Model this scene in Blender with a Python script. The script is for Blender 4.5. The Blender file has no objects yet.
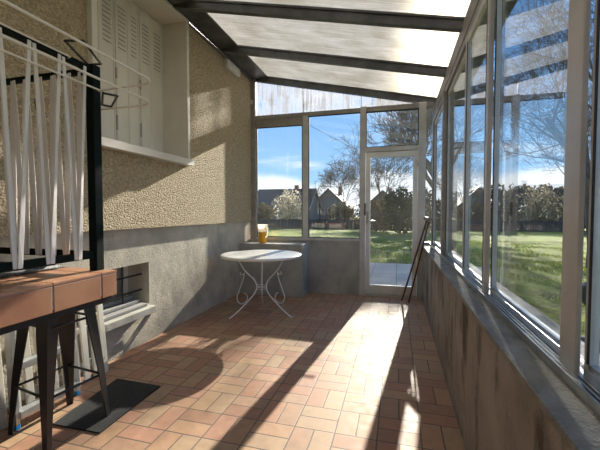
import bpy, bmesh, math, random
from mathutils import Vector, Matrix, noise

# ------------------------------------------------------------------ camera, world, sun, exposure
scn = bpy.context.scene
COL = scn.collection
F_PX, CAM_H = 350.0, 1.25
yaw, pit = math.atan(97/F_PX), math.atan(13/F_PX)
cam_d = bpy.data.cameras.new('camera'); cam = bpy.data.objects.new('camera', cam_d); COL.objects.link(cam)
cam_d.sensor_width = 36; cam_d.lens = 36*F_PX/600; cam_d.clip_start = .02; cam_d.clip_end = 500
cam.location = (0, 0, CAM_H); cam.rotation_euler = (math.pi/2-pit, 0, yaw)
scn.camera = cam

SUN_DIR = Vector((.107, 1, .418)).normalized()
sd = bpy.data.lights.new('sun', 'SUN'); sun = bpy.data.objects.new('sun', sd); COL.objects.link(sun)
sd.energy = 11.0; sd.angle = math.radians(.55); sd.color = (1, .93, .82)
sun.rotation_euler = SUN_DIR.to_track_quat('Z', 'Y').to_euler()

scn.view_settings.view_transform = 'Standard'; scn.view_settings.look = 'None'
scn.view_settings.gamma = 1; scn.view_settings.use_curve_mapping = False
scn.view_settings.exposure = 0.58

def nt_new(nt):
    def N(kind, **kw):
        n = nt.nodes.new(kind)
        ins = kw.pop('ins', {})
        for k, v in kw.items(): setattr(n, k, v)
        for k, v in ins.items():
            if hasattr(v, 'is_output') or isinstance(v, bpy.types.NodeSocket): nt.links.new(v, n.inputs[k])
            else: n.inputs[k].default_value = v
        return n
    return N

world = bpy.data.worlds.new('world'); scn.world = world; world.use_nodes = True
nt = world.node_tree; nt.nodes.clear(); N = nt_new(nt)
tc = N('ShaderNodeTexCoord')
sep = N('ShaderNodeSeparateXYZ', ins={0: tc.outputs['Generated']})
zz = N('ShaderNodeMath', operation='MAXIMUM', ins={0: sep.outputs[2], 1: 0.0})
grad = N('ShaderNodeValToRGB', ins={0: zz.outputs[0]})
cr = grad.color_ramp
cr.elements[0].position = 0; cr.elements[0].color = (.46, .62, .80, 1)
cr.elements[1].position = 1; cr.elements[1].color = (.06, .16, .42, 1)
e = cr.elements.new(.10); e.color = (.27, .50, .80, 1)
e = cr.elements.new(.35); e.color = (.13, .31, .64, 1)
den = N('ShaderNodeMath', operation='ADD', ins={0: zz.outputs[0], 1: .10})
dv = N('ShaderNodeVectorMath', operation='DIVIDE', ins={0: tc.outputs['Generated']})
cmb = N('ShaderNodeCombineXYZ', ins={0: den.outputs[0], 1: den.outputs[0], 2: den.outputs[0]})
nt.links.new(cmb.outputs[0], dv.inputs[1])
mp = N('ShaderNodeMapping', ins={0: dv.outputs[0], 'Scale': (.55, 1.1, 1), 'Location': (1.3, .2, 0)})
no = N('ShaderNodeTexNoise', ins={'Vector': mp.outputs[0], 'Scale': 1.1, 'Detail': 6, 'Roughness': .6})
cf = N('ShaderNodeMapRange', interpolation_type='SMOOTHSTEP', ins={0: no.outputs[0], 1: .52, 2: .76, 3: 0, 4: .75})
# a bank of cloud low over the horizon
no2 = N('ShaderNodeTexNoise', ins={'Vector': tc.outputs['Generated'], 'Scale': 5.0, 'Detail': 5})
b0 = N('ShaderNodeMath', operation='MULTIPLY_ADD', ins={0: no2.outputs[0], 1: .10, 2: .055})
b1 = N('ShaderNodeMath', operation='SUBTRACT', ins={0: b0.outputs[0], 1: zz.outputs[0]})
b2 = N('ShaderNodeMapRange', interpolation_type='SMOOTHSTEP', ins={0: b1.outputs[0], 1: -.006, 2: .02, 3: 0, 4: .85})
mx = N('ShaderNodeMath', operation='MAXIMUM', ins={0: cf.outputs[0], 1: b2.outputs[0]})
mixc = N('ShaderNodeMix', data_type='RGBA', ins={0: mx.outputs[0], 6: grad.outputs[0], 7: (.80, .82, .86, 1)})
bg = N('ShaderNodeBackground', ins={0: mixc.outputs[2], 1: 1.05})
wo = N('ShaderNodeOutputWorld', ins={0: bg.outputs[0]})

# ------------------------------------------------------------------ materials
MATS = {}
def new_mat(name):
    m = bpy.data.materials.new(name); m.use_nodes = True
    m.node_tree.nodes.clear(); MATS[name] = m
    return m, nt_new(m.node_tree)
def out(N, sh): N('ShaderNodeOutputMaterial', ins={0: sh})

def mat(name, c1, c2=None, rough=.6, metal=0, scale=8, bump=0, bscale=60, stretch=(1, 1, 1), detail=5, spec=.5, lo=.35, hi=.65):
    m, N = new_mat(name)
    c2 = c2 or tuple(x*.8 for x in c1)
    tc = N('ShaderNodeTexCoord')
    mp = N('ShaderNodeMapping', ins={0: tc.outputs['Object'], 'Scale': stretch})
    n = N('ShaderNodeTexNoise', ins={'Vector': mp.outputs[0], 'Scale': scale, 'Detail': detail, 'Roughness': .6})
    r = N('ShaderNodeMapRange', ins={0: n.outputs[0], 1: lo, 2: hi})
    mc = N('ShaderNodeMix', data_type='RGBA', ins={0: r.outputs[0], 6: (*c1, 1), 7: (*c2, 1)})
    p = N('ShaderNodeBsdfPrincipled', ins={'Base Color': mc.outputs[2], 'Roughness': rough, 'Metallic': metal, 'Specular IOR Level': spec})
    if bump:
        n2 = N('ShaderNodeTexNoise', ins={'Vector': mp.outputs[0], 'Scale': bscale, 'Detail': 4})
        b = N('ShaderNodeBump', ins={'Height': n2.outputs[0], 'Strength': bump, 'Distance': .01})
        m.node_tree.links.new(b.outputs[0], p.inputs['Normal'])
    out(N, p.outputs[0]); return m

def math_n(N, op, a, b=None, c=None):
    ins = {0: a}
    if b is not None: ins[1] = b
    if c is not None: ins[2] = c
    return N('ShaderNodeMath', operation=op, ins=ins).outputs[0]

def tile_floor_mat():
    m, N = new_mat('terracotta_basketweave'); M = lambda *a: math_n(N, *a)
    g = N('ShaderNodeNewGeometry'); s = N('ShaderNodeSeparateXYZ', ins={0: g.outputs['Position']})
    S = .2345
    px = M('DIVIDE', M('ADD', s.outputs[0], .094+S*20), S); py = M('DIVIDE', M('ADD', s.outputs[1], -1.915+S*20), S)
    ix, iy = M('FLOOR', px), M('FLOOR', py); fx, fy = M('SUBTRACT', px, ix), M('SUBTRACT', py, iy)
    par = M('MODULO', M('ADD', ix, iy), 2.0)          # 1: bricks standing along y
    inv = M('SUBTRACT', 1.0, par)
    a = M('ADD', M('MULTIPLY', fx, par), M('MULTIPLY', fy, inv))   # across the pair
    l = M('ADD', M('MULTIPLY', fy, par), M('MULTIPLY', fx, inv))   # along the brick
    a2 = M('MULTIPLY', a, 2.0); ia = M('FLOOR', a2); fa = M('SUBTRACT', a2, ia)
    ea = M('MULTIPLY', M('MINIMUM', fa, M('SUBTRACT', 1.0, fa)), S/2)
    el = M('MULTIPLY', M('MINIMUM', l, M('SUBTRACT', 1.0, l)), S)
    ed = M('MINIMUM', ea, el)
    wob = N('ShaderNodeTexNoise', ins={'Vector': g.outputs['Position'], 'Scale': 30, 'Detail': 3})
    ed = M('ADD', ed, M('MULTIPLY', M('SUBTRACT', wob.outputs[0], .5), .0025))
    mort = N('ShaderNodeMapRange', interpolation_type='SMOOTHSTEP', ins={0: ed, 1: .0026, 2: .0048}).outputs[0]
    idv = N('ShaderNodeCombineXYZ', ins={0: ix, 1: iy, 2: ia})
    wn = N('ShaderNodeTexWhiteNoise', noise_dimensions='3D', ins={0: idv.outputs[0]})
    ramp = N('ShaderNodeValToRGB', ins={0: wn.outputs[0]}); ramp.color_ramp.interpolation = 'CONSTANT'
    cols = [(0.363, 0.194, 0.122), (0.386, 0.232, 0.142), (0.351, 0.214, 0.139), (0.415, 0.266, 0.156), (0.386, 0.211, 0.142), (0.367, 0.247, 0.156), (0.322, 0.18, 0.117), (0.397, 0.243, 0.156)]
    el0 = ramp.color_ramp.elements; el0[0].color = (*cols[0], 1); el0[1].position = .125; el0[1].color = (*cols[1], 1)
    for i in range(2, 8): q = el0.new(i/8); q.color = (*cols[i], 1)
    n = N('ShaderNodeTexNoise', ins={'Vector': g.outputs['Position'], 'Scale': 14, 'Detail': 6, 'Roughness': .65})
    n3 = N('ShaderNodeTexNoise', ins={'Vector': g.outputs['Position'], 'Scale': 1.6, 'Detail': 5, 'Roughness': .6})
    v = N('ShaderNodeMapRange', ins={0: n.outputs[0], 1: .3, 2: .7, 3: .82, 4: 1.12}).outputs[0]
    c1 = N('ShaderNodeVectorMath', operation='SCALE', ins={0: ramp.outputs[0], 3: v})
    # pale lime bloom plus sun glare painted into the tile colour, strongest by the door
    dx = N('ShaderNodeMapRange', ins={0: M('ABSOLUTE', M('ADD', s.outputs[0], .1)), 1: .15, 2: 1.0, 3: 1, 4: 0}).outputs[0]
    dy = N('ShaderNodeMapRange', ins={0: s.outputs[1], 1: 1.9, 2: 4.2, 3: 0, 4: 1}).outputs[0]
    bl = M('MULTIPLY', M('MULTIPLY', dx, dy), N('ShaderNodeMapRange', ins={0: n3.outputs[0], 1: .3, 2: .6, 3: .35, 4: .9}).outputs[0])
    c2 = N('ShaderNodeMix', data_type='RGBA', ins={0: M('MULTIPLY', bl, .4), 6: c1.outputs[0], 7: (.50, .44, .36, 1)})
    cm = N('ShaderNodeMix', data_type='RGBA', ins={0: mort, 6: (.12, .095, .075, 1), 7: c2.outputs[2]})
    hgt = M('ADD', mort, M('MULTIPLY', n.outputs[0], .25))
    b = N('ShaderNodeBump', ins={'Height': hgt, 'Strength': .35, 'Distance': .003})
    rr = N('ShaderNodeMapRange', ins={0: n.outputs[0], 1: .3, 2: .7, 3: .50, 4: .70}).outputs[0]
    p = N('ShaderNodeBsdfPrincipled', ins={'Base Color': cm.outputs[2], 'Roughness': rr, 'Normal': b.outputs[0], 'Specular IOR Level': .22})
    out(N, p.outputs[0]); return m

def pebble_mat():
    m, N = new_mat('pebbledash_render')
    g = N('ShaderNodeNewGeometry')
    mp = N('ShaderNodeMapping', ins={0: g.outputs['Position'], 'Scale': (1, 1, 1.3)})
    v = N('ShaderNodeTexVoronoi', feature='SMOOTH_F1', ins={'Vector': mp.outputs[0], 'Scale': 62})
    n = N('ShaderNodeTexNoise', ins={'Vector': mp.outputs[0], 'Scale': 45, 'Detail': 6, 'Roughness': .7})
    h = math_n(N, 'ADD', math_n(N, 'MULTIPLY', v.outputs[0], -1.2), n.outputs[0])
    r = N('ShaderNodeMapRange', ins={0: n.outputs[0], 1: .3, 2: .7})
    mc = N('ShaderNodeMix', data_type='RGBA', ins={0: r.outputs[0], 6: (.31, .235, .13, 1), 7: (.72, .60, .42, 1)})
    b = N('ShaderNodeBump', ins={'Height': h, 'Strength': 1.0, 'Distance': .022})
    p = N('ShaderNodeBsdfPrincipled', ins={'Base Color': mc.outputs[2], 'Roughness': .9, 'Normal': b.outputs[0], 'Specular IOR Level': .2})
    out(N, p.outputs[0]); return m

def concrete_mat(name, c1, c2, c3, streak=(1, 1, 1), sc=3.0, stain=.5, bump=.3):
    m, N = new_mat(name)
    g = N('ShaderNodeNewGeometry')
    n1 = N('ShaderNodeTexNoise', ins={'Vector': g.outputs['Position'], 'Scale': sc, 'Detail': 8, 'Roughness': .65})
    mp = N('ShaderNodeMapping', ins={0: g.outputs['Position'], 'Scale': streak})
    n2 = N('ShaderNodeTexNoise', ins={'Vector': mp.outputs[0], 'Scale': 3.2, 'Detail': 6, 'Roughness': .6})
    n3 = N('ShaderNodeTexNoise', ins={'Vector': g.outputs['Position'], 'Scale': 90, 'Detail': 4})
    r1 = N('ShaderNodeMapRange', ins={0: n1.outputs[0], 1: .38, 2: .62})
    r2 = N('ShaderNodeMapRange', ins={0: n2.outputs[0], 1: .52, 2: .64, 4: stain})
    a = N('ShaderNodeMix', data_type='RGBA', ins={0: r1.outputs[0], 6: (*c1, 1), 7: (*c2, 1)})
    b = N('ShaderNodeMix', data_type='RGBA', ins={0: r2.outputs[0], 6: a.outputs[2], 7: (*c3, 1)})
    hh = math_n(N, 'ADD', math_n(N, 'MULTIPLY', n3.outputs[0], .4), n1.outputs[0])
    bp = N('ShaderNodeBump', ins={'Height': hh, 'Strength': bump, 'Distance': .02})
    p = N('ShaderNodeBsdfPrincipled', ins={'Base Color': b.outputs[2], 'Roughness': .85, 'Normal': bp.outputs[0], 'Specular IOR Level': .3})
    out(N, p.outputs[0]); return m

def glass_mat():
    m, N = new_mat('window_glass'); M = lambda *a: math_n(N, *a)
    g = N('ShaderNodeNewGeometry')
    d = N('ShaderNodeVectorMath', operation='DOT_PRODUCT', ins={0: g.outputs['Incoming'], 1: g.outputs['Normal']})
    c = M('ABSOLUTE', d.outputs['Value'])
    f = M('MULTIPLY_ADD', M('POWER', M('SUBTRACT', 1.0, c), 4.5), .95, .045)
    tr = N('ShaderNodeBsdfTransparent', ins={0: (.96, .975, .97, 1)})
    gl = N('ShaderNodeBsdfGlossy', ins={'Color': (1, 1, 1, 1), 'Roughness': 0})
    mx = N('ShaderNodeMixShader', ins={0: f, 1: tr.outputs[0], 2: gl.outputs[0]})
    # thin film of dust
    n = N('ShaderNodeTexNoise', ins={'Vector': g.outputs['Position'], 'Scale': 3, 'Detail': 6})
    df = N('ShaderNodeBsdfTranslucent', ins={0: (.8, .8, .78, 1)})
    mx2 = N('ShaderNodeMixShader', ins={0: M('MULTIPLY', n.outputs[0], .012), 1: mx.outputs[0], 2: df.outputs[0]})
    out(N, mx2.outputs[0]); return m

def polycarb_mat(name, base, stain, streak, scale, transp, roughr, glow):
    m, N = new_mat(name); M = lambda *a: math_n(N, *a)
    g = N('ShaderNodeNewGeometry')
    mp = N('ShaderNodeMapping', ins={0: g.outputs['Position'], 'Scale': streak})
    n = N('ShaderNodeTexNoise', ins={'Vector': mp.outputs[0], 'Scale': scale, 'Detail': 6, 'Roughness': .6})
    n2 = N('ShaderNodeTexNoise', ins={'Vector': g.outputs['Position'], 'Scale': 4, 'Detail': 6, 'Roughness': .7})
    r = N('ShaderNodeMapRange', ins={0: M('MULTIPLY_ADD', n2.outputs[0], .4, M('MULTIPLY', n.outputs[0], .6)), 1: .38, 2: .62})
    col = N('ShaderNodeMix', data_type='RGBA', ins={0: r.outputs[0], 6: (*base, 1), 7: (*stain, 1)})
    tl = N('ShaderNodeBsdfTranslucent', ins={0: col.outputs[2]})
    df = N('ShaderNodeBsdfDiffuse', ins={0: col.outputs[2]})
    td = N('ShaderNodeMixShader', ins={0: .12, 1: tl.outputs[0], 2: df.outputs[0]})
    rf = N('ShaderNodeBsdfRefraction', ins={'Color': col.outputs[2], 'Roughness': roughr, 'IOR': 1.15})
    m1 = N('ShaderNodeMixShader', ins={0: glow, 1: td.outputs[0], 2: rf.outputs[0]})
    tp = N('ShaderNodeBsdfTransparent', ins={0: (.95, .96, 1, 1)})
    tf = M('MULTIPLY', M('SUBTRACT', 1.15, r.outputs[0]), transp)
    m2 = N('ShaderNodeMixShader', ins={0: tf, 1: m1.outputs[0], 2: tp.outputs[0]})
    out(N, m2.outputs[0]); return m

def grass_mat():
    m, N = new_mat('lawn'); M = lambda *a: math_n(N, *a)
    g = N('ShaderNodeNewGeometry')
    n1 = N('ShaderNodeTexNoise', ins={'Vector': g.outputs['Position'], 'Scale': 1.1, 'Detail': 8, 'Roughness': .7})
    n2 = N('ShaderNodeTexNoise', ins={'Vector': g.outputs['Position'], 'Scale': 9, 'Detail': 6, 'Roughness': .7})
    r1 = N('ShaderNodeMapRange', ins={0: n2.outputs[0], 1: .35, 2: .65})
    a = N('ShaderNodeMix', data_type='RGBA', ins={0: r1.outputs[0], 6: (.07, .11, .010, 1), 7: (.31, .36, .03, 1)})
    r2 = N('ShaderNodeMapRange', ins={0: n1.outputs[0], 1: .50, 2: .60, 4: .85})
    b = N('ShaderNodeMix', data_type='RGBA', ins={0: r2.outputs[0], 6: a.outputs[2], 7: (.16, .12, .075, 1)})
    bp = N('ShaderNodeBump', ins={'Height': n2.outputs[0], 'Strength': 1, 'Distance': .08})
    p = N('ShaderNodeBsdfPrincipled', ins={'Base Color': b.outputs[2], 'Roughness': .9, 'Normal': bp.outputs[0], 'Specular IOR Level': .2})
    out(N, p.outputs[0]); return m

def paving_mat():
    m, N = new_mat('garden_paving')
    g = N('ShaderNodeNewGeometry')
    br = N('ShaderNodeTexBrick', offset=0.0, ins={'Vector': g.outputs['Position'], 'Color1': (.50, .45, .37, 1), 'Color2': (.43, .39, .32, 1), 'Mortar': (.2, .19, .15, 1), 'Scale': 1.0, 'Mortar Size': .008, 'Brick Width': .5, 'Row Height': .5})
    n = N('ShaderNodeTexNoise', ins={'Vector': g.outputs['Position'], 'Scale': 60, 'Detail': 4})
    r = N('ShaderNodeMapRange', ins={0: n.outputs[0], 1: .3, 2: .7, 3: .75, 4: 1.2})
    c = N('ShaderNodeVectorMath', operation='SCALE', ins={0: br.outputs[0], 3: r.outputs[0]})
    b = N('ShaderNodeBump', ins={'Height': n.outputs[0], 'Strength': .5, 'Distance': .01})
    p = N('ShaderNodeBsdfPrincipled', ins={'Base Color': c.outputs[0], 'Roughness': .85, 'Normal': b.outputs[0]})
    out(N, p.outputs[0]); return m

def leaf_mat(name, c1, c2, tr=.35):
    m, N = new_mat(name)
    oi = N('ShaderNodeNewGeometry')
    n = N('ShaderNodeTexWhiteNoise', noise_dimensions='3D', ins={0: N('ShaderNodeVectorMath', operation='SNAP', ins={0: oi.outputs['Position'], 1: (.13, .13, .13)}).outputs[0]})
    c = N('ShaderNodeMix', data_type='RGBA', ins={0: n.outputs[0], 6: (*c1, 1), 7: (*c2, 1)})
    d = N('ShaderNodeBsdfDiffuse', ins={0: c.outputs[2]}); t = N('ShaderNodeBsdfTranslucent', ins={0: c.outputs[2]})
    mx = N('ShaderNodeMixShader', ins={0: tr, 1: d.outputs[0], 2: t.outputs[0]})
    out(N, mx.outputs[0]); return m

def roof_tile_mat(name, c1, c2):
    m, N = new_mat(name)
    tc = N('ShaderNodeTexCoord')
    w = N('ShaderNodeTexWave', wave_type='BANDS', bands_direction='Z', ins={'Vector': tc.outputs['Object'], 'Scale': 1.2, 'Distortion': .4})
    c = N('ShaderNodeMix', data_type='RGBA', ins={0: w.outputs['Fac'], 6: (*c1, 1), 7: (*c2, 1)})
    p = N('ShaderNodeBsdfPrincipled', ins={'Base Color': c.outputs[2], 'Roughness': .8})
    out(N, p.outputs[0]); return m

M_FLOOR = tile_floor_mat(); M_PEB = pebble_mat(); M_GLASS = glass_mat()
M_PLINTH = concrete_mat('plinth_render', (.56, .50, .395), (.41, .37, .295), (.31, .28, .225), (1, 1, .6), 3.5, .6, .8)
M_LOWWALL = concrete_mat('stained_concrete', (.31, .28, .245), (.20, .178, .155), (.055, .042, .034), (1, 1.3, .55), 1.9, .9, .35)
M_BLOCK = concrete_mat('grey_concrete', (.42, .41, .37), (.30, .295, .27), (.5, .485, .44), (1, 1, .6), 2.5, .5, .35)
M_COPING = concrete_mat('coping_concrete', (.27, .262, .24), (.18, .176, .16), (.34, .325, .28), (4, .7, 1), 9, .5, .9)
M_SILLC = concrete_mat('window_ledge_concrete', (.48, .46, .40), (.38, .36, .31), (.30, .28, .24), (1, 1, 1), 6, .4, .5)
M_ALU = mat('weathered_aluminium', (.60, .595, .58), (.48, .475, .46), rough=.42, metal=.15, scale=5, bump=.05)
M_LEAF = mat('pale_grey_door_aluminium', (.76, .75, .72), (.66, .65, .62), rough=.45, metal=.05, scale=5)
M_ALUB = mat('brown_grey_aluminium', (.36, .335, .31), (.26, .24, .22), rough=.5, metal=.3, scale=9, stretch=(1, 1, 1))
M_RAFTER = mat('dark_grey_rafter_metal', (.13, .13, .13), (.075, .075, .075), rough=.45, metal=.4, scale=6)
M_TRACK = mat('bright_track_aluminium', (.62, .63, .64), (.45, .46, .47), rough=.3, metal=.85, scale=12)
M_SEAL = mat('black_rubber_seal', (.012, .012, .012), rough=.6)
M_ROOF = polycarb_mat('multiwall_polycarbonate', (.70, .675, .62), (.47, .44, .37), (.5, 12, 1), 5, .03, .38, .30)
M_GABLE = polycarb_mat('streaked_clear_plastic', (.40, .40, .41), (.27, .27, .27), (9, 1, .30), 3.0, .80, .3, .12)
M_WHITE = mat('cream_paint', (.66, .62, .53), (.60, .56, .48), rough=.55, scale=3, bump=.05)
M_SHUT = mat('pale_grey_shutter_paint', (.72, .68, .61), (.64, .60, .54), rough=.5, scale=4, stretch=(1, 1, .5))
M_SLOT = mat('dark_slot', (.06, .055, .05), rough=.8)
M_TWHITE = mat('white_enamel', (.80, .79, .75), (.70, .69, .66), rough=.32, scale=5)
M_GREEN = mat('dark_green_enamel', (.005, .012, .010), (.004, .008, .007), rough=.6, spec=.1, scale=6)
M_BLACK = mat('black_powder_coat', (.016, .016, .017), (.026, .026, .026), rough=.34, scale=8)
M_STRAP = mat('pale_elastic_webbing', (.80, .75, .68), (.70, .65, .58), rough=.8, scale=10, stretch=(1, 1, .1), bump=.1, bscale=120)
M_WIRE = mat('cream_plastic_coated_wire', (.84, .80, .72), (.76, .71, .62), rough=.4, scale=20)
M_TILE = mat('orange_terracotta_tile', (.31, .13, .065), (.40, .195, .10), rough=.5, scale=5, bump=.04, bscale=90)
M_TILET = mat('buff_terracotta_tile', (.46, .25, .15), (.38, .19, .11), rough=.3, scale=7, bump=.03, bscale=90)
M_GROUT = mat('grey_grout', (.42, .39, .35), (.28, .26, .23), rough=.9, scale=30)
M_MAT = mat('charcoal_rubber_mat', (.022, .023, .022), (.012, .012, .012), rough=.85, scale=40, bump=.5, bscale=200)
M_LADDER = mat('ladder_aluminium', (.60, .62, .63), (.5, .52, .53), rough=.35, metal=.7, scale=10)
M_BLUE = mat('blue_plastic', (.02, .27, .62), (.02, .22, .5), rough=.4)
M_BOARD = mat('off_white_board', (.66, .62, .53), (.55, .51, .43), rough=.6, scale=6, stretch=(1, 1, .2))
M_GBOARD = mat('weathered_grey_board', (.30, .29, .27), (.22, .21, .20), rough=.7, scale=6, stretch=(1, .2, 1))
M_WOODB = mat('reddish_brown_wood', (.11, .035, .018), (.07, .024, .014), rough=.35, scale=12, stretch=(1, 1, .1))
M_HANDLEW = mat('grey_brown_wood', (.30, .25, .20), (.22, .18, .15), rough=.6, scale=12)
M_BARK = mat('grey_bark', (.17, .135, .10), (.09, .075, .06), rough=.9, scale=6, bump=.6, bscale=20, stretch=(1, 1, .4))
M_TWIG = mat('brown_twigs', (.15, .12, .09), (.09, .07, .055), rough=.9, scale=3)
M_LAWN = grass_mat(); M_PAVE = paving_mat()
M_BLADE = leaf_mat('grass_blade', (.09, .14, .015), (.28, .33, .04), .4)
M_BLOSSOM = leaf_mat('pale_blossom', (.62, .56, .44), (.42, .36, .26), .4)
M_HEDGE = leaf_mat('winter_hedge_leaf', (.10, .085, .04), (.17, .14, .08), .2)
M_EVER = leaf_mat('evergreen_leaf', (.012, .035, .012), (.03, .06, .02), .15)
M_DRY = leaf_mat('russet_leaf', (.22, .14, .07), (.12, .10, .05), .3)
M_HWALL = mat('grey_house_render', (.22, .21, .20), (.17, .16, .155), rough=.9, scale=.5)
M_HROOF = roof_tile_mat('slate_roof', (.055, .05, .048), (.085, .08, .075))
M_HPANE = mat('dark_window_pane', (.03, .035, .045), rough=.1)
M_FENCE = mat('dark_fence_boards', (.035, .033, .035), (.022, .02, .022), rough=.8, scale=2)
M_BRICK = mat('red_brick', (.30, .11, .07), (.22, .08, .05), rough=.9, scale=4)
M_STONE = mat('dark_garden_stone', (.09, .085, .075), (.05, .048, .043), rough=.9, scale=3, bump=.8, bscale=9)
M_SENSOR = mat('white_plastic', (.72, .70, .66), rough=.4)
M_MESHG = mat('grey_woven_mesh', (.16, .16, .155), (.05, .05, .05), rough=.8, scale=90)

def amber_mats():
    m, N = new_mat('orange_wax')
    p = N('ShaderNodeBsdfPrincipled', ins={'Base Color': (.80, .42, .04, 1), 'Roughness': .25, 'Subsurface Weight': .4, 'Subsurface Radius': (.05, .03, .01)})
    out(N, p.outputs[0])
    m2, N = new_mat('frosted_jug_glass')
    tr = N('ShaderNodeBsdfTransparent', ins={0: (.95, .92, .85, 1)})
    d = N('ShaderNodeBsdfTranslucent', ins={0: (.85, .80, .70, 1)}); gl = N('ShaderNodeBsdfGlossy', ins={'Roughness': .1})
    a = N('ShaderNodeMixShader', ins={0: .55, 1: tr.outputs[0], 2: d.outputs[0]})
    b = N('ShaderNodeMixShader', ins={0: .10, 1: a.outputs[0], 2: gl.outputs[0]})
    out(N, b.outputs[0]); return m, m2
M_WAX, M_FROST = amber_mats()

# ------------------------------------------------------------------ geometry helpers
class MB:
    def __init__(s): s.bm = bmesh.new(); s.mi = 0; s.mats = []
    def use(s, m):
        if m not in s.mats: s.mats.append(m)
        s.mi = s.mats.index(m); return s
    def face(s, vs, smooth=False):
        try: f = s.bm.faces.new(vs)
        except ValueError: return None
        f.material_index = s.mi; f.smooth = smooth; return f
    def box(s, x0, x1, y0, y1, z0, z1, mtx=None, bevel=0):
        if x1 < x0: x0, x1 = x1, x0
        if y1 < y0: y0, y1 = y1, y0
        if z1 < z0: z0, z1 = z1, z0
        t = bmesh.new()
        v = [t.verts.new(p) for p in ((x0,y0,z0),(x1,y0,z0),(x1,y1,z0),(x0,y1,z0),(x0,y0,z1),(x1,y0,z1),(x1,y1,z1),(x0,y1,z1))]
        for q in ((3,2,1,0),(4,5,6,7),(0,1,5,4),(1,2,6,5),(2,3,7,6),(3,0,4,7)): t.faces.new([v[i] for i in q])
        if bevel: bmesh.ops.bevel(t, geom=t.edges[:], offset=bevel, segments=2, profile=.6, affect='EDGES')
        s.merge(t, mtx); return s
    def merge(s, t, mtx=None):
        vm = {}
        for v in t.verts:
            co = mtx @ v.co if mtx else v.co
            vm[v] = s.bm.verts.new(co)
        for f in t.faces: s.face([vm[v] for v in f.verts], f.smooth)
        t.free()
    def prism(s, poly, axis, a, b):
        # poly: 2-D points in the other two axes; extruded along axis from a to b
        def P(u, v, w):
            return {'x': (w, u, v), 'y': (u, w, v), 'z': (u, v, w)}[axis]
        A = [s.bm.verts.new(P(u, v, a)) for u, v in poly]; B = [s.bm.verts.new(P(u, v, b)) for u, v in poly]
        s.face(A); s.face(B[::-1]); n = len(poly)
        for i in range(n): s.face([A[i], B[i], B[(i+1) % n], A[(i+1) % n]])
        return s
    def tube(s, pts, r, n=8, closed=False, cap=True, smooth=True):
        pts = [Vector(p) for p in pts]; k = len(pts)
        rs = r if isinstance(r, (list, tuple)) else [r]*k
        rings = []; up = None
        for i, p in enumerate(pts):
            if closed: d = pts[(i+1) % k]-pts[i-1]
            else: d = pts[min(i+1, k-1)]-pts[max(i-1, 0)]
            if d.length < 1e-9: d = Vector((0, 0, 1))
            d.normalize()
            if up is None:
                up = Vector((0, 0, 1)) if abs(d.z) < .9 else Vector((1, 0, 0))
            u = up-d*up.dot(d)
            if u.length < 1e-5: u = d.orthogonal()
            u.normalize(); up = u; w = d.cross(u)
            rings.append([s.bm.verts.new(p+(u*math.cos(2*math.pi*j/n)+w*math.sin(2*math.pi*j/n))*rs[i]) for j in range(n)])
        for i in range(k if closed else k-1):
            A, B = rings[i], rings[(i+1) % k]
            for j in range(n): s.face([A[j], A[(j+1) % n], B[(j+1) % n], B[j]], smooth)
        if cap and not closed: s.face(rings[0][::-1]); s.face(rings[-1])
        return s
    def bar(s, a, b, w, h, up=(0, 0, 1), w2=None, h2=None, bevel=0):
        a, b = Vector(a), Vector(b); d = (b-a); L = d.length; d.normalize()
        u = Vector(up); u = (u-d*u.dot(d)); u = u.normalized() if u.length > 1e-5 else d.orthogonal().normalized()
        v = d.cross(u); w2 = w if w2 is None else w2; h2 = h if h2 is None else h2
        t = bmesh.new(); A = []; B = []
        for sx, sy in ((-1,-1),(1,-1),(1,1),(-1,1)):
            A.append(t.verts.new(a+v*sx*w/2+u*sy*h/2)); B.append(t.verts.new(b+v*sx*w2/2+u*sy*h2/2))
        t.faces.new(A[::-1]); t.faces.new(B)
        for i in range(4): t.faces.new([A[i], A[(i+1) % 4], B[(i+1) % 4], B[i]])
        bmesh.ops.recalc_face_normals(t, faces=t.faces[:])
        if bevel: bmesh.ops.bevel(t, geom=t.edges[:], offset=bevel, segments=2, profile=.6, affect='EDGES')
        s.merge(t); return s
    def lathe(s, prof, c=(0, 0, 0), n=32, smooth=True, cap=True):
        rings = [[s.bm.verts.new((c[0]+r*math.cos(2*math.pi*j/n), c[1]+r*math.sin(2*math.pi*j/n), c[2]+z)) for j in range(n)] for r, z in prof]
        for A, B in zip(rings, rings[1:]):
            for j in range(n): s.face([A[j], A[(j+1) % n], B[(j+1) % n], B[j]], smooth)
        if cap: s.face(rings[0][::-1]); s.face(rings[-1])
        return s
    def quad(s, a, b, c, d): s.face([s.bm.verts.new(p) for p in (a, b, c, d)]); return s
    def build(s, name, m=None, parent=None, recalc=True, **props):
        if m is not None and not s.mats: s.mats = [m]
        if recalc: bmesh.ops.recalc_face_normals(s.bm, faces=s.bm.faces[:])
        me = bpy.data.meshes.new(name); s.bm.to_mesh(me); s.bm.free()
        for q in s.mats: me.materials.append(q)
        o = bpy.data.objects.new(name, me); COL.objects.link(o)
        if parent is not None:
            o.parent = parent
            o.matrix_parent_inverse = Matrix.Identity(4)
        for k, v in props.items(): o[k] = v
        return o

def empty(name, loc=(0, 0, 0), rz=0, **props):
    o = bpy.data.objects.new(name, None); COL.objects.link(o)
    o.location = loc; o.rotation_euler = (0, 0, rz); o.empty_display_size = .1
    for k, v in props.items(): o[k] = v
    return o
def copy_tree(o, parent=None):
    c = o.copy(); COL.objects.link(c); c.parent = parent
    for ch in [q for q in bpy.data.objects if q.parent == o]: copy_tree(ch, c)
    return c
def label(o, lab, cat, group=None):
    o['label'] = lab; o['category'] = cat
    if group: o['group'] = group
    return o
ST = dict(kind='structure')

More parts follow.
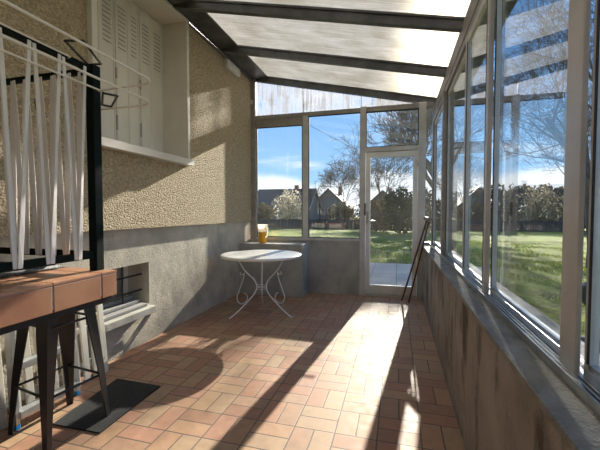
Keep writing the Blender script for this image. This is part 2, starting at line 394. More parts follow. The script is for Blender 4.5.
# ------------------------------------------------------------------ dimensions
D = 5.30                       # back glazing
XP, XK = -2.28, -2.325          # pebbledash face, plinth face
XR = .36                       # low wall, inner face
XG0, XG1 = .46, .58            # right glazing posts
YB = -2.2                      # rear of the room
def zroof(x): return 2.9075-.2188*x

# ------------------------------------------------------------------ structure
MB().box(-2.7, .62, YB, D+.14, -.15, 0).build('floor', M_FLOOR, **ST)

# garden ground
g = MB()
n = 60
X0, X1, Y0, Y1 = -60, 70, -12, 110
def gz(x, y):
    d = max(0, y-9)
    return -.07+.05*noise.noise(Vector((x*.25, y*.25, 0)))*min(1, max(0, (abs(y-7)+abs(x))/8-.4))
gx = [X0+(X1-X0)*i/n for i in range(n+1)]; gy = [Y0+(Y1-Y0)*(j/n) for j in range(n+1)]
vs = [[g.bm.verts.new((x, y, gz(x, y)-.02)) for y in gy] for x in gx]
for i in range(n):
    for j in range(n):
        if gx[i] > -2.7 and gx[i+1] < .6 and gy[j+1] < 5.2 and gy[j] > YB: continue
        g.face([vs[i][j], vs[i+1][j], vs[i+1][j+1], vs[i][j+1]], True)
lawn = g.build('floor', M_LAWN, **ST); lawn.name = 'floor_garden'
MB().box(-1.6, 1.3, D+.14, 9.0, -.16, -.03).build('floor_paving', M_PAVE, **ST)

# left wall: pebbledash above, smooth plinth below, holes for shuttered window and cellar window
WY0, WY1, WZ0, WZ1 = 2.20, 3.47, 1.76, 3.36
NY0, NY1, NZ0, NZ1 = 1.95, 2.875, .36, .765
XW = -2.75
w = MB()
ZB = 1.10
w.box(XW, XP, YB, WY0, ZB, 3.9).box(XW, XP, WY1, D+.04, ZB, 3.9).box(XW, XP, WY0, WY1, ZB, WZ0).box(XW, XP, WY0, WY1, WZ1, 3.9)
wl = w.build('wall_left', M_PEB, **ST)
w = MB()
w.box(XW, XK, YB, NY0, -.05, ZB).box(XW, XK, NY1, D+.04, -.05, ZB).box(XW, XK, NY0, NY1, -.05, NZ0).box(XW, XK, NY0, NY1, NZ1, ZB)
w.box(XW, -2.62, NY0, NY1, NZ0, NZ1)
w.build('plinth', M_PLINTH, wl, label='smooth grey-beige rendered plinth')

# rear wall of the veranda (behind the viewer)
MB().box(-2.75, .62, YB-.15, YB, -.05, 3.9).build('wall_rear', M_PEB, **ST)

# low walls
wr = MB().box(XR, .62, YB, D+.14, -.1, .755).build('wall_right', M_LOWWALL, **ST)
cp = MB()
pts = []
random.seed(4)
cp.box(XR-.008, .66, YB, D+.02, .755, .778, bevel=.004)
cp.build('coping', M_COPING, wr, label='rough grey concrete coping')
wb = MB().box(XK, -.53, D-.03, D+.14, -.1, .80).build('wall_back', M_BLOCK, **ST)
MB().box(.335, XR, D-.03, D+.14, -.1, .80).build('wall_back', M_BLOCK, **ST)
MB().box(XK, -.52, D-.035, D+.0, .795, .812).build('coping', M_BLOCK, wb)
MB().box(XK+.002, -1.32, 4.90, D-.034, 0, .775, bevel=.008).build('trim_1', M_BLOCK, **ST)

# ------------------------------------------------------------------ back glazing
def frame_bar(x0, x1, z0, z1, y0=D-.03, y1=D+.05, bev=.004): return MB().box(x0, x1, y0, y1, z0, z1, bevel=bev)
win = empty('window_1', (0, 0, 0), **ST)
frame_bar(-2.30, -2.205, .81, zroof(-2.2)+.01, D-.035).build('post', M_ALUB, win)
frame_bar(-1.41, -1.33, .81, 2.73, D-.04).build('post', M_ALU, win)
frame_bar(-2.205, -.53, 2.725, 2.785, D-.035).build('transom', M_ALUB, win)
frame_bar(-2.205, -1.41, 2.60, 2.725, D-.02, D+.04).build('sash_rail', M_ALUB, win)
frame_bar(-2.205, -2.193, .85, 2.60, D-.02, D+.04).build('sash_stile', M_ALU, win)
frame_bar(-1.425, -1.41, .85, 2.60, D-.02, D+.04).build('sash_stile', M_ALU, win)
frame_bar(-2.205, -.53, .812, .85).build('bottom_rail', M_ALU, win)
MB().box(-2.195, -1.42, D+.005, D+.011, .84, 2.61).build('pane', M_GLASS, win)
MB().box(-1.335, -.528, D+.005, D+.011, .84, 2.73).build('pane', M_GLASS, win)
b = MB()
for x0, x1, z0, z1 in ((-2.193, -1.425, .85, 2.60), (-1.33, -.53, .85, 2.725)):
    for q in ((x0, x0+.012, z0, z1), (x1-.012, x1, z0, z1), (x0, x1, z0, z0+.012), (x0, x1, z1-.012, z1)): b.box(q[0], q[1], D-.012, D+.004, q[2], q[3])
b.build('glazing_seal', M_SEAL, win)

# stained gable light above the transom
gb = empty('window_2', (0, 0, 0), **ST)
for x0, x1 in ((-2.205, -1.42), (-1.41, -.53), (-.52, .50)):
    m_ = MB(); m_.prism([(x0, 2.78), (x1, 2.78), (x1, zroof(x1)-.03), (x0, zroof(x0)-.03)], 'y', D+.005, D+.011); m_.build('pane', M_GABLE, gb)
for x in (-1.415, -.525): frame_bar(x-.006, x+.006, 2.78, zroof(x)-.03, D-.005, D+.015, 0).build('joint_strip', M_ALU, gb)

# door
dr = empty('door_1', (0, 0, 0), **ST)
frame_bar(-.535, -.455, 0, 2.80, D-.04).build('jamb', M_ALU, dr)
frame_bar(.285, .385, 0, 2.80, D-.04).build('jamb', M_ALU, dr)
frame_bar(-.455, .285, 2.72, 2.79, D-.035).build('transom', M_ALUB, dr)
frame_bar(-.455, .285, 2.135, 2.20, D-.035).build('transom', M_ALU, dr)
frame_bar(-.455, .285, 0, .035, D-.03).build('threshold', M_ALU, dr)
MB().box(-.46, .29, D+.005, D+.011, 2.19, 2.73).build('pane', M_GLASS, dr, label='fanlight pane above the door leaf')
b = MB()
for q in ((-.455, -.443, 2.2, 2.72), (.273, .285, 2.2, 2.72), (-.455, .285, 2.2, 2.212), (-.455, .285, 2.708, 2.72)): b.box(q[0], q[1], D-.012, D+.004, q[2], q[3])
b.build('glazing_seal', M_SEAL, dr)
lf = MB()
for q in ((-.450, -.385, .04, 2.13), (.215, .28, .04, 2.13), (-.385, .215, .04, .165), (-.385, .215, 2.055, 2.13)):
    lf.box(q[0], q[1], D-.022, D+.03, q[2], q[3], bevel=.004)
leaf = lf.build('door_leaf', M_LEAF, dr)
MB().box(-.39, .22, D+.005, D+.011, .16, 2.06).build('pane', M_GLASS, leaf)
h = MB().box(-.437, -.405, D-.034, D-.022, 1.06, 1.26, bevel=.003)
h.tube([(-.421, D-.03, 1.12), (-.421, D-.075, 1.12), (-.40, D-.082, 1.12), (-.30, D-.080, 1.122)], [.009, .009, .009, .008], 10)
h.build('door_handle', M_TRACK, leaf)
MB().box(-.47, -.45, D-.055, D-.02, 1.20, 1.38, bevel=.003).build('lock_box', M_RAFTER, dr)
k = MB()
for z in (.35, 1.9): k.tube([(.283, D-.045, z), (.283, D-.045, z+.09)], .008, 8)
k.build('hinges', M_ALU, dr)

# narrow light and corner post
nw = empty('window_3', (0, 0, 0), **ST)
frame_bar(.385, .47, 2.72, 2.79, D-.03).build('head_rail', M_ALUB, nw)
frame_bar(.385, .47, .78, .82, D-.03).build('bottom_rail', M_ALU, nw)
MB().box(.384, .485, D+.005, D+.011, .81, 2.73).build('pane', M_GLASS, nw)
frame_bar(.475, .53, .78, 2.78, D-.03).build('corner_post', M_ALUB, nw)

# ------------------------------------------------------------------ right glazing
rw = empty('window_4', (0, 0, 0), **ST)
t = MB()
t.box(.452, .56, YB, D, .778, .790)
for x in (.452, .466, .480, .53, .550): t.box(x, x+.006, YB, D, .790, .806)
t.build('sliding_track', M_TRACK, rw)
posts = [(3.98, .07, .455, .56), (2.10, .05, .464, .488), (1.105, .095, .470, .484), (.10, .08, .465, .49), (-.95, .08, .465, .49), (-2.15, .08, .465, .49)]
for y, wy, x0, x1 in posts:
    MB().box(x0, x1, y, y+wy, .79, 2.52, bevel=.004).build('post', M_ALUB if y > 3 else M_ALU, rw)
MB().box(.472, .50, 2.80, 2.84, .79, 2.52, bevel=.003).build('post', M_ALU, rw)
# sashes between the posts: bottom rail, head rail, slim stiles, pane
spans = [(4.06, D-.03, .505), (2.845, 3.97, .512), (2.17, 2.80, .49), (1.205, 2.095, .505), (.185, 1.10, .503), (-.865, .095, .505), (-2.065, -.955, .505)]
for y0, y1, xg in spans:
    s_ = MB()
    s_.box(xg-.014, xg+.014, y0, y1, 2.46, 2.51, bevel=.003)
    s_.box(xg-.014, xg+.014, y0, y0+.016, .808, 2.5, bevel=.003).box(xg-.014, xg+.014, y1-.016, y1, .808, 2.5, bevel=.003)
    fr = s_.build('sash_frame', M_ALU, rw)
    MB().box(xg-.015, xg+.015, y0, y1, .795, .832, bevel=.003).box(xg-.009, xg+.012, y0, y1, .832, .846).build('bottom_rail', M_TRACK, fr, label='bright bare-metal bottom rail')
    MB().box(xg-.003, xg+.003, y0+.02, y1-.02, .845, 2.465).build('pane', M_GLASS, fr)
    MB().box(xg-.018, xg-.0145, y0+.022, y0+.030, .85, 2.46).box(xg-.018, xg-.0145, y1-.030, y1-.022, .85, 2.46).build('glazing_seal', M_SEAL, fr)

# ------------------------------------------------------------------ roof
cl = empty('ceiling', (0, 0, 0), **ST)
zr = zroof
def rafter(y, mt):
    m_ = MB()
    for (dz0, dz1, wy) in ((-.045, .045, .030), (.030, .050, .045)):
        m_.prism([(XP+.0, zr(XP)+dz0), (.54, zr(.54)+dz0), (.54, zr(.54)+dz1), (XP, zr(XP)+dz1)], 'y', y-wy, y+wy)
    return m_.build('rafter', mt, cl)
RY = [D+.01, 4.24, 3.22, 2.13, 1.05, 0.0, -1.05, -2.15]
for y in RY: rafter(y, M_RAFTER)
for y0, y1 in zip(RY[1:], RY[:-1]):
    MB().prism([(-2.28, zr(-2.28)+.052), (.70, zr(.70)+.052), (.70, zr(.70)+.060), (-2.28, zr(-2.28)+.060)], 'y', y0+.01, y1-.01).build('roof_panel', M_ROOF, cl)
MB().prism([(XP, zr(XP)-.03), (-1.99, zr(-1.99)+.035), (-1.99, zr(-1.99)+.05), (XP, zr(XP)+.05)], 'y', YB, D).build('flashing', M_RAFTER, cl)
m_ = MB().box(XP, XP+.05, YB, D, 3.36, 3.43, bevel=.004); m_.tube([(XP+.03, YB, 3.345), (XP+.03, D-.03, 3.345)], .014, 8)
m_.build('wall_plate', M_RAFTER, cl)
m_ = MB()
m_.box(.50, .60, YB, D+.05, 2.51, 2.79, bevel=.004).box(.478, .50, YB, D+.02, 2.50, 2.56, bevel=.003).box(.486, .50, YB, D+.02, 2.60, 2.64, bevel=.003)
m_.build('eave_beam', M_ALUB, cl)
MB().prism([(.60, 2.62), (.74, 2.62), (.76, 2.74), (.74, 2.74), (.72, 2.64), (.60, 2.64)], 'y', YB, D+.1).build('gutter', M_RAFTER, cl)

# ------------------------------------------------------------------ shuttered window in the left wall
XO, XS = -2.235, -2.55
sw = empty('window_5', (0, 0, 0), **ST)
m_ = MB()
m_.box(XS-.03, XO, WY0-.02, WY0+.035, WZ0, WZ1+.02, bevel=.004).box(XS-.03, XO, WY1-.04, WY1, WZ0, WZ1+.02, bevel=.004)
m_.box(XS-.03, XO, WY0+.035, WY1-.04, WZ1-.03, WZ1+.02, bevel=.004)
m_.build('surround', M_WHITE, sw)
m_ = MB()
m_.prism([(XS, WZ0+.15), (XO+.015, WZ0+.075), (XO+.04, WZ0+.07), (XO+.04, WZ0+.005), (XS, WZ0-.0)], 'y', WY0-.035, WY1+.015)
# profile is in (x, z): fine for axis y
m_.build('window_sill', M_WHITE, sw)
edges = [2.235, 2.395, 2.56, 2.735, 2.91, 3.06, 3.24, 3.43]
for i, (a, b_) in enumerate(zip(edges, edges[1:])):
    m_ = MB().use(M_SHUT)
    x = XS+(.006 if i % 2 else 0)
    m_.box(x-.02, x, a+.003, b_-.003, WZ0+.13, WZ1-.03, bevel=.004)
    m_.box(x, x+.006, a+.004, a+.018, WZ0+.14, WZ1-.03).box(x, x+.006, b_-.018, b_-.004, WZ0+.14, WZ1-.03)
    wv = b_-a
    for kx in range(10):
        z = 2.80+kx*.042
        m_.use(M_SHUT).prism([(x, z+.012), (x+.008, z+.002), (x+.008, z+.004), (x, z+.020)], 'y', a+.04, b_-.04)
        m_.use(M_SLOT).box(x-.001, x+.0012, a+.04, b_-.04, z-.003, z+.002)
    m_.build('shutter_leaf', None, sw)
m_ = MB()
for y in (2.74, 3.06): m_.box(XS+.004, XS+.016, y-.008, y+.008, 2.02, 2.16, bevel=.002).box(XS+.004, XS+.016, y-.008, y+.008, 2.50, 2.6, bevel=.002)
m_.build('shutter_catch', M_ALUB, sw)

# small fittings
label(MB().box(XP+.0, XP+.035, D-.06, D-.04, 2.97, 3.04, bevel=.004).build('contact_sensor', M_SENSOR), 'small white plastic sensor high up where the pebbledash wall meets the glazing', 'sensor')
label(MB().box(XP, XP+.05, 4.38, 4.78, 3.22, 3.33, bevel=.008).build('junction_box', M_SENSOR), 'pale grey oblong box fixed to the pebbledash wall just under the roof edge', 'junction box')

# ------------------------------------------------------------------ cellar window in the plinth
cw = empty('window_6', (0, 0, 0), **ST)
m_ = MB(); m_.box(-2.60, -2.57, NY0+.0, NY1, NZ0, NZ0+.05).box(-2.60, -2.57, NY0, NY1, NZ1-.04, NZ1).box(-2.60, -2.57, NY1-.05, NY1, NZ0, NZ1).box(-2.60, -2.57, 2.40, 2.44, NZ0, NZ1)
m_.build('window_frame', M_WHITE, cw)
MB().box(-2.595, -2.589, NY0, NY1, NZ0, NZ1).build('pane', M_GLASS, cw)
m_ = MB()
m_.bar((-2.37, 2.58, NZ0+.02), (-2.37, 2.58, NZ1-.0), .022, .014)
m_.bar((-2.37, NY0, .655), (-2.37, NY1-.05, .655), .012, .016).bar((-2.37, NY0, .505), (-2.37, NY1-.05, .505), .012, .016)
m_.build('security_grille', M_BLACK, cw)
m_ = MB()
m_.box(XK-.2, -2.21, 2.23, 2.83, .295, .358, bevel=.006)
m_.build('window_ledge', M_SILLC, cw)
MB().bar((-2.235, 2.76, .295), (-2.335, 2.52, .0), .03, .03, up=(0, 1, 0)).build('ledge_prop', M_SILLC, cw)
MB().box(XK, -2.30, 2.23, 2.50, 0, .285).build('ledge_base', M_PLINTH, cw)
for i, (x, z) in enumerate(((-2.30, .361), (-2.37, .395), (-2.44, .430))):
    m_ = MB().box(x-.05, x+.03, 2.24, 2.78-.02*i, z, z+.028, bevel=.004)
    if i: m_.box(x-.04, x-.01, 2.26, 2.5, .3605, z)
    o = m_.build('grey_board', M_GBOARD)
    label(o, ['long grey board on the cellar window ledge, lowest and nearest of three', 'long grey board on the cellar window ledge, middle one of three', 'long grey board on the cellar window ledge, topmost and closest to the pane'][i], 'board', 'grey boards stacked on the cellar window ledge')

# ------------------------------------------------------------------ tiled counter table
CX, CY, CZ = -1.40, 1.485, .95
ct = label(empty('tiled_table', (0, 0, 0)), 'tall terracotta-tiled table on a black steel frame in the left foreground', 'table')
ct.location = (-1.8, .75, 0); O = Vector(ct.location)
def P(m_): 
    for v in m_.bm.verts: v.co -= O
    return m_
m_ = MB(); m_.box(-2.20, CX-.003, .05, CY-.003, .835, .943); P(m_).build('grout_core', M_GROUT, ct)
joint = [CY, 1.39, 1.137, .884, .631, .378, .125, .05]
for i in range(len(joint)-1):
    y1, y0 = joint[i], joint[i+1]
    m_ = MB().box(CX-.014, CX, y0+.004, y1-.004 if i else y1, .822, .935, bevel=.003)
    P(m_).build('edge_tile', M_TILE, ct)
xt = [CX+.002, -1.455, -1.71, -1.965, -2.20]
for i in range(len(joint)-1):
    for j in range(4):
        y1, y0 = joint[i], joint[i+1]
        m_ = MB().box(xt[j+1]+.003, xt[j]-.001 if j == 0 else xt[j]-.003, y0+.003, y1-.003 if i else y1+.002, .938, CZ, bevel=.002)
        P(m_).build('top_tile', M_TILET, ct)
m_ = MB(); m_.box(CX-.05, CX-.015, .07, CY-.015, .792, .834).box(-2.19, -2.15, .07, CY-.02, .80, .834).box(-2.15, CX-.05, CY-.045, CY-.005, .80, .834).box(-2.15, CX-.05, .07, .11, .80, .834)
P(m_).build('table_frame', M_BLACK, ct)
for x, y in ((-2.165, 1.26), (-2.165, .10), (-1.43, .10)):
    m_ = MB().bar((x, y, 0), (x, y, .80), .045, .045, up=(0, 1, 0)); P(m_).build('leg', M_BLACK, ct)

# ------------------------------------------------------------------ strapped metal rack standing on the tiles
RX, RYY = -1.494, 1.456
rk = label(empty('strap_rack', (RX, RYY, CZ)), 'dark green metal rack with zigzag pale straps and cream wire loops on the tiled table', 'rack')
O = Vector(rk.location)
zb, zt = 1.032, 1.975
xw, yn = -2.25, .30
def post(x, y): P(MB().box(x-.024, x+.024, y-.024, y+.024, CZ, 1.99, bevel=.004)).build('post', M_GREEN, rk)
for x in (RX, xw):
    for y in (RYY, yn): post(x, y)
for z, hh in ((zb, .034), (zt-.008, .026)):
    for (a, b_) in (((RX, RYY), (RX, yn)), ((RX, RYY), (xw, RYY)), ((xw, RYY), (xw, yn)), ((RX, yn), (xw, yn))):
        P(MB().bar((*a, z), (*b_, z), .024, hh)).build('rail', M_GREEN, rk)
def strap(a, b_, nrm):
    m_ = MB(); a, b_ = Vector(a), Vector(b_); d = (b_-a).normalized(); s_ = d.cross(Vector(nrm)).normalized()
    K = 8; prev = None
    for i in range(K+1):
        t_ = i/K; p = a.lerp(b_, t_); wv = (.0125 if i < K else .009) if i > 1 else (.007, .010)[i]
        tw = math.sin(t_*math.pi)*.5
        sd_ = (s_*math.cos(tw)+Vector(nrm)*math.sin(tw))*wv; nn = (Vector(nrm)*math.cos(tw)-s_*math.sin(tw))*.0022
        ring = [m_.bm.verts.new(p-sd_-nn), m_.bm.verts.new(p+sd_-nn), m_.bm.verts.new(p+sd_+nn), m_.bm.verts.new(p-sd_+nn)]
        if prev:
            for j in range(4): m_.face([prev[j], prev[(j+1) % 4], ring[(j+1) % 4], ring[j]])
        else: m_.face(ring[::-1])
        prev = ring
    m_.face(prev); return m_
# side facing the room (plane x = RX): zigzag along y
zz_t = [1.40, 1.267, 1.133, 1.0, .86, .72, .58]; zz_b = [1.33, 1.19, 1.051, .91, .77, .63]
off = .020
for i, yb_ in enumerate(zz_b):
    for yt_, dx in ((zz_t[i], .003), (zz_t[i+1], -.003)):
        P(strap((RX+off+dx, yt_+(-.012 if yt_ > yb_ else .012), zt-.016), (RX+off+dx, yb_+(.007 if yt_ > yb_ else -.007), zb-.012), (1, 0, 0))).build('strap', M_STRAP, rk)
# far side (plane y = RYY)
xt_ = [-1.55, -1.63, -1.73, -1.823, -1.92, -2.01, -2.096]; xb_ = [-1.59, -1.67, -1.76, -1.86, -1.95, -2.04]
for i, xb in enumerate(xb_):
    for x2, dy in ((xt_[i], .003), (xt_[i+1], -.003)):
        P(strap((x2+(-.012 if x2 > xb else .012), RYY-off+dy, zt-.016), (xb+(.007 if x2 > xb else -.007), RYY-off+dy, zb-.012), (0, 1, 0))).build('strap', M_STRAP, rk)
# cream wire loops, running towards the viewer along the rack
def arc(c, r, a0, a1, n_=6): return [(c[0]+r*math.cos(math.radians(a0+(a1-a0)*i/n_)), c[1]+r*math.sin(math.radians(a0+(a1-a0)*i/n_))) for i in range(n_+1)]
def loop(xr, ye, xl, yl, z, r=.08):
    pts = [(xr, .28)]+[(xr, ye-.3)]+arc((xr-r, ye-r), r, 0, 90)+[(xl, yl)]
    return [(p[0], p[1], z) for p in pts]
P(MB().tube(loop(-1.111, 1.45, -2.12, 1.50, 1.865), .0050, 8)).build('wire_loop', M_WIRE, rk)
P(MB().tube([(-1.455, 1.494, 1.865), (-1.455, .28, 1.865)], .0050, 8)).build('wire_rod', M_WIRE, rk)
P(MB().tube(loop(-1.150, 1.49, -2.12, 1.50, 1.78), .0050, 8)).build('wire_loop', M_WIRE, rk)
P(MB().tube([(-1.455, .9, 1.965), (-1.46, 1.30, 1.965), (-1.60, 1.34, 1.965)], .004, 8)).build('wire_rod', M_WIRE, rk)
P(MB().tube([(-1.39, 1.214, 1.99), (-1.315, 1.235, 1.99), (-1.435, 1.449, 1.99), (-1.505, 1.438, 1.99)], .0055, 8, closed=True)).build('hook', M_BLACK, rk)
P(MB().tube([(-1.316, 1.337, 1.80), (-1.285, 1.39, 1.80), (-1.445, 1.522, 1.80), (-1.466, 1.482, 1.80)], .0055, 8, closed=True)).build('hook', M_BLACK, rk)
P(MB().tube([(-1.90, 1.47, 1.86), (-1.93, 1.50, 1.82), (-1.90, 1.53, 1.80)], .005, 8)).build('hook', M_BLACK, rk)

# grey mesh tray lying at the far side of the table, behind the straps
m_ = MB()
for i in range(14): m_.tube([(-2.12+i*.030, 1.12, .968), (-2.12+i*.030, 1.42, .968)], .0035, 5)
for i in range(11): m_.tube([(-2.12, 1.12+i*.03, .972), (-1.73, 1.12+i*.03, .972)], .0035, 5)
m_.tube([(-2.13, 1.11, .962), (-1.72, 1.11, .962), (-1.72, 1.43, .962), (-2.13, 1.43, .962)], .011, 8, closed=True)
label(m_.build('mesh_tray', M_MESHG), 'flat grey wire mesh tray lying on the table tiles inside the rack', 'tray')

# ------------------------------------------------------------------ black metal stool under the table
feet = [(-1.724, 1.345), (-1.684, 1.714), (-2.052, 1.763), (-2.091, 1.411)]
cx_, cy_ = sum(f[0] for f in feet)/4, sum(f[1] for f in feet)/4
st = label(empty('bar_stool', (cx_, cy_, 0)), 'black metal bar stool with tapered legs tucked under the tiled table', 'stool')
O = Vector(st.location)
tops = []
for i, (fx, fy) in enumerate(feet):
    k = .70; tx, ty = cx_+(fx-cx_)*k, cy_+(fy-cy_)*k; tops.append((tx, ty))
    m_ = MB(); dr_ = Vector((fx-cx_, fy-cy_, 0)).normalized()
    zs = [0, .06, .3, .60, .74]; ws = [.026, .030, .046, .070, .074]
    prev = None
    for z, wv in zip(zs, ws):
        t_ = z/.74; p = Vector((fx+(tx-fx)*t_, fy+(ty-fy)*t_, z)) + dr_*(.008*math.sin(t_*math.pi))
        # channel-shaped pressed steel: two flanges meeting at the outer corner
        u1 = (Vector((cx_, cy_, 0))-Vector((fx, fy, 0))); sx = Vector((math.copysign(1, u1.x), 0, 0)); sy = Vector((0, math.copysign(1, u1.y), 0))
        R6 = Matrix.Rotation(math.radians(7), 3, 'Z'); sx, sy = R6 @ sx, R6 @ sy; tk = .006
        prof = [p, p+sx*wv, p+sx*wv+sy*tk, p+sx*wv*.45+sy*wv*.45, p+sy*wv+sx*tk, p+sy*wv]
        ring = [m_.bm.verts.new(q) for q in prof]
        if prev:
            for j in range(6): m_.face([prev[j], prev[(j+1) % 6], ring[(j+1) % 6], ring[j]])
        else: m_.face(ring[::-1])
        prev = ring
    m_.face(prev); P(m_).build('leg', M_BLACK, st)
def at(i, z):
    fx, fy = feet[i]; tx, ty = tops[i]; t_ = z/.74
    return Vector((fx+(tx-fx)*t_, fy+(ty-fy)*t_, z))+(Vector((cx_-fx, cy_-fy, 0)).normalized()*.012)
for z in (.27, .63):
    for i in range(4): P(MB().tube([at(i, z), at((i+1) % 4, z)], .0075, 8)).build('stretcher', M_BLACK, st)
m_ = MB(); ring0 = []
t_ = bmesh.new(); R6 = Matrix.Rotation(math.radians(7), 4, 'Z')
m_.box(-.15, .15, -.15, .15, .725, .765, mtx=Matrix.Translation((cx_, cy_, 0)) @ R6, bevel=.015); t_.free()
P(m_).build('seat', M_BLACK, st)

# small step ladder behind the stool
ld = label(empty('step_ladder', (-2.12, 1.65, 0)), 'small aluminium step ladder with blue plastic end caps behind the bar stool', 'ladder')
O = Vector(ld.location)
for y in (1.46, 1.855):
    P(MB().bar((-2.105, y, .03), (-2.135, y, .76), .022, .05, up=(1, 0, 0))).build('side_rail', M_LADDER, ld)
    P(MB().box(-2.13, -2.08, y-.014, y+.014, 0, .03, bevel=.004)).build('end_cap', M_BLUE, ld)
for z, x in ((.08, -2.107), (.36, -2.117), (.64, -2.128)):
    P(MB().box(x-.028, x+.035, 1.47, 1.845, z-.024, z+.018, bevel=.004)).build('tread', M_LADDER, ld)
for y in (1.452,): P(MB().box(-2.145, -2.09, y-.012, y+.018, .64, .68, bevel=.004)).build('end_cap', M_BLUE, ld)

# slatted panel leaning against the plinth
sp = label(empty('slatted_panel', (-2.26, 1.8, 0)), 'off-white upright slatted panel leaning on the plinth behind the step ladder', 'panel')
O = Vector(sp.location)
for i in range(13):
    y = 1.20+i*.082
    m_ = MB().bar((-2.180, y, 0), (-2.245, y, .74), .046, .018, up=(1, 0, 0), bevel=.003)
    for z in (.12, .6): m_.tube([(-2.171-(z/.74)*.065, y, z), (-2.167-(z/.74)*.065, y, z)], .006, 8)
    P(m_).build('board', M_BOARD, sp)
for z in (.12, .60):
    x = -2.180-(z/.74)*.065-.022
    P(MB().box(x-.012, x+.008, 1.17, 2.21, z-.025, z+.025)).build('rail', M_BOARD, sp)

# rubber mat
m_ = MB(); m_.prism([(-1.935, 1.548), (-1.600, 1.556), (-1.621, 2.101), (-2.0, 2.112)], 'z', .001, .009)
label(m_.build('floor_mat', M_MAT), 'charcoal rectangular rubber mat on the tiles beneath the bar stool', 'mat')

# ------------------------------------------------------------------ round garden table
TC = Vector((-1.60, 4.0, 0)); TZ = .735
tb = label(empty('garden_table', TC), 'round white metal garden table on three scrolled legs by the back glazing', 'table')
m_ = MB()
m_.lathe([(.0001, TZ-.012), (.40, TZ-.012), (.455, TZ-.016), (.462, TZ-.028), (.490, TZ-.028), (.492, TZ-.006), (.486, TZ), (.44, TZ-.001), (.0001, TZ-.001)], n=64, cap=False)
m_.build('tabletop', M_TWHITE, tb)
foot_dir = [Vector((-.262, -.307)), Vector((.426, -.085)), Vector((-.158, .444))]
foot_dir = [Vector((math.cos(math.radians(a)), math.sin(math.radians(a)))) for a in (231, 347, 110)]
def spl(pts, n_=8):
    pts = [Vector(p) for p in pts]; o_ = []
    for i in range(len(pts)-1):
        p0 = pts[max(i-1, 0)]; p1 = pts[i]; p2 = pts[i+1]; p3 = pts[min(i+2, len(pts)-1)]
        for k_ in range(n_):
            t = k_/n_
            o_.append(.5*((2*p1)+(p2-p0)*t+(2*p0-5*p1+4*p2-p3)*t*t+(3*p1-p0-3*p2+p3)*t**3))
    return o_+[pts[-1]]
def spiral(c, r0, r1, a0, a1, n_=16): return [(c[0]+(r0+(r1-r0)*i/n_)*math.cos(math.radians(a0+(a1-a0)*i/n_)), c[1]+(r0+(r1-r0)*i/n_)*math.sin(math.radians(a0+(a1-a0)*i/n_))) for i in range(n_+1)]
legp = spl([(.31, .715), (.30, .67), (.225, .55), (.105, .43), (.070, .345), (.092, .27), (.19, .175), (.34, .06), (.43, 0.008)])
for d_ in foot_dir:
    L3 = lambda q, a=1, b=0: (d_.x*q[0], d_.y*q[0], q[1])
    lg = MB().tube([L3(q) for q in legp], .0085, 8).build('leg', M_TWHITE, tb)
    sc = spiral((.225, .50), .008, .032, 420, 180, 16)           # upper curl
    low = spiral((.200, .175), .048, .034, -60, 175, 16)          # lower curl
    sc2 = [(.193, .495), (.205, .43), (.245, .31), (.275, .215), (.262, .155)]
    pts = sc+spl(sc2, 6)[1:]+spl([(.262, .155), (.235, .13), (.200, .135), (.168, .165), (.165, .21), (.185, .245), (.20, .25)], 5)[1:]
    MB().tube([L3((q[0]*1.2, q[1]+.03)) for q in pts], .0055, 7).build('scroll', M_TWHITE, lg)
m_ = MB()
for z in (.31, .345): m_.tube([(.064*math.cos(a/24*2*math.pi), .064*math.sin(a/24*2*math.pi), z) for a in range(24)], .004, 6, closed=True)
m_.build('waist_ring', M_TWHITE, tb)
m_ = MB(); m_.tube([(.31*math.cos(a/40*2*math.pi), .31*math.sin(a/40*2*math.pi), .716) for a in range(40)], .006, 6, closed=True)
m_.build('apron_ring', M_TWHITE, tb)

# jug with orange candle wax on the corner block
jg = label(empty('glass_jug', (-1.985, 5.03, .775)), 'orange glass jug with a pale frosted rim and handle on the corner ledge', 'jug')
jg.scale = (1.08, 1.08, 1.14)
MB().lathe([(.0001, .002), (.052, .002), (.0572, .02), (.0658, .10), (.0725, .15), (.0001, .151)], n=28, cap=False).build('wax_filling', M_WAX, jg)
MB().lathe([(.0735, .15), (.078, .19), (.074, .225), (.078, .25), (.074, .25), (.070, .222), (.074, .19), (.0695, .15)], n=28, cap=False).build('jug_glass', M_FROST, jg)
m_ = MB(); m_.tube(spl([(.055, -.055, .225), (.085, -.07, .215), (.10, -.078, .165), (.085, -.07, .10), (.050, -.052, .075)]), .009, 8); m_.build('handle', M_FROST, jg)

# pair of brown poles with a cross handle leaning in the corner
pl = label(empty('pole_trestle', (.13, 5.07, 0)), 'two reddish-brown wooden poles joined at the top, leaning in the corner beside the door', 'poles')
O = Vector(pl.location)
P(MB().bar((.075, 5.10, .0), (.41, 5.16, 1.17), .022, .03, up=(0, 1, 0), bevel=.003)).build('pole', M_WOODB, pl)
P(MB().bar((.165, 5.00, .0), (.43, 5.12, 1.15), .022, .03, up=(0, 1, 0), bevel=.003)).build('pole', M_WOODB, pl)
P(MB().tube([(.385, 5.20, 1.16), (.44, 5.03, 1.14)], .03, 12)).build('cross_handle', M_HANDLEW, pl)

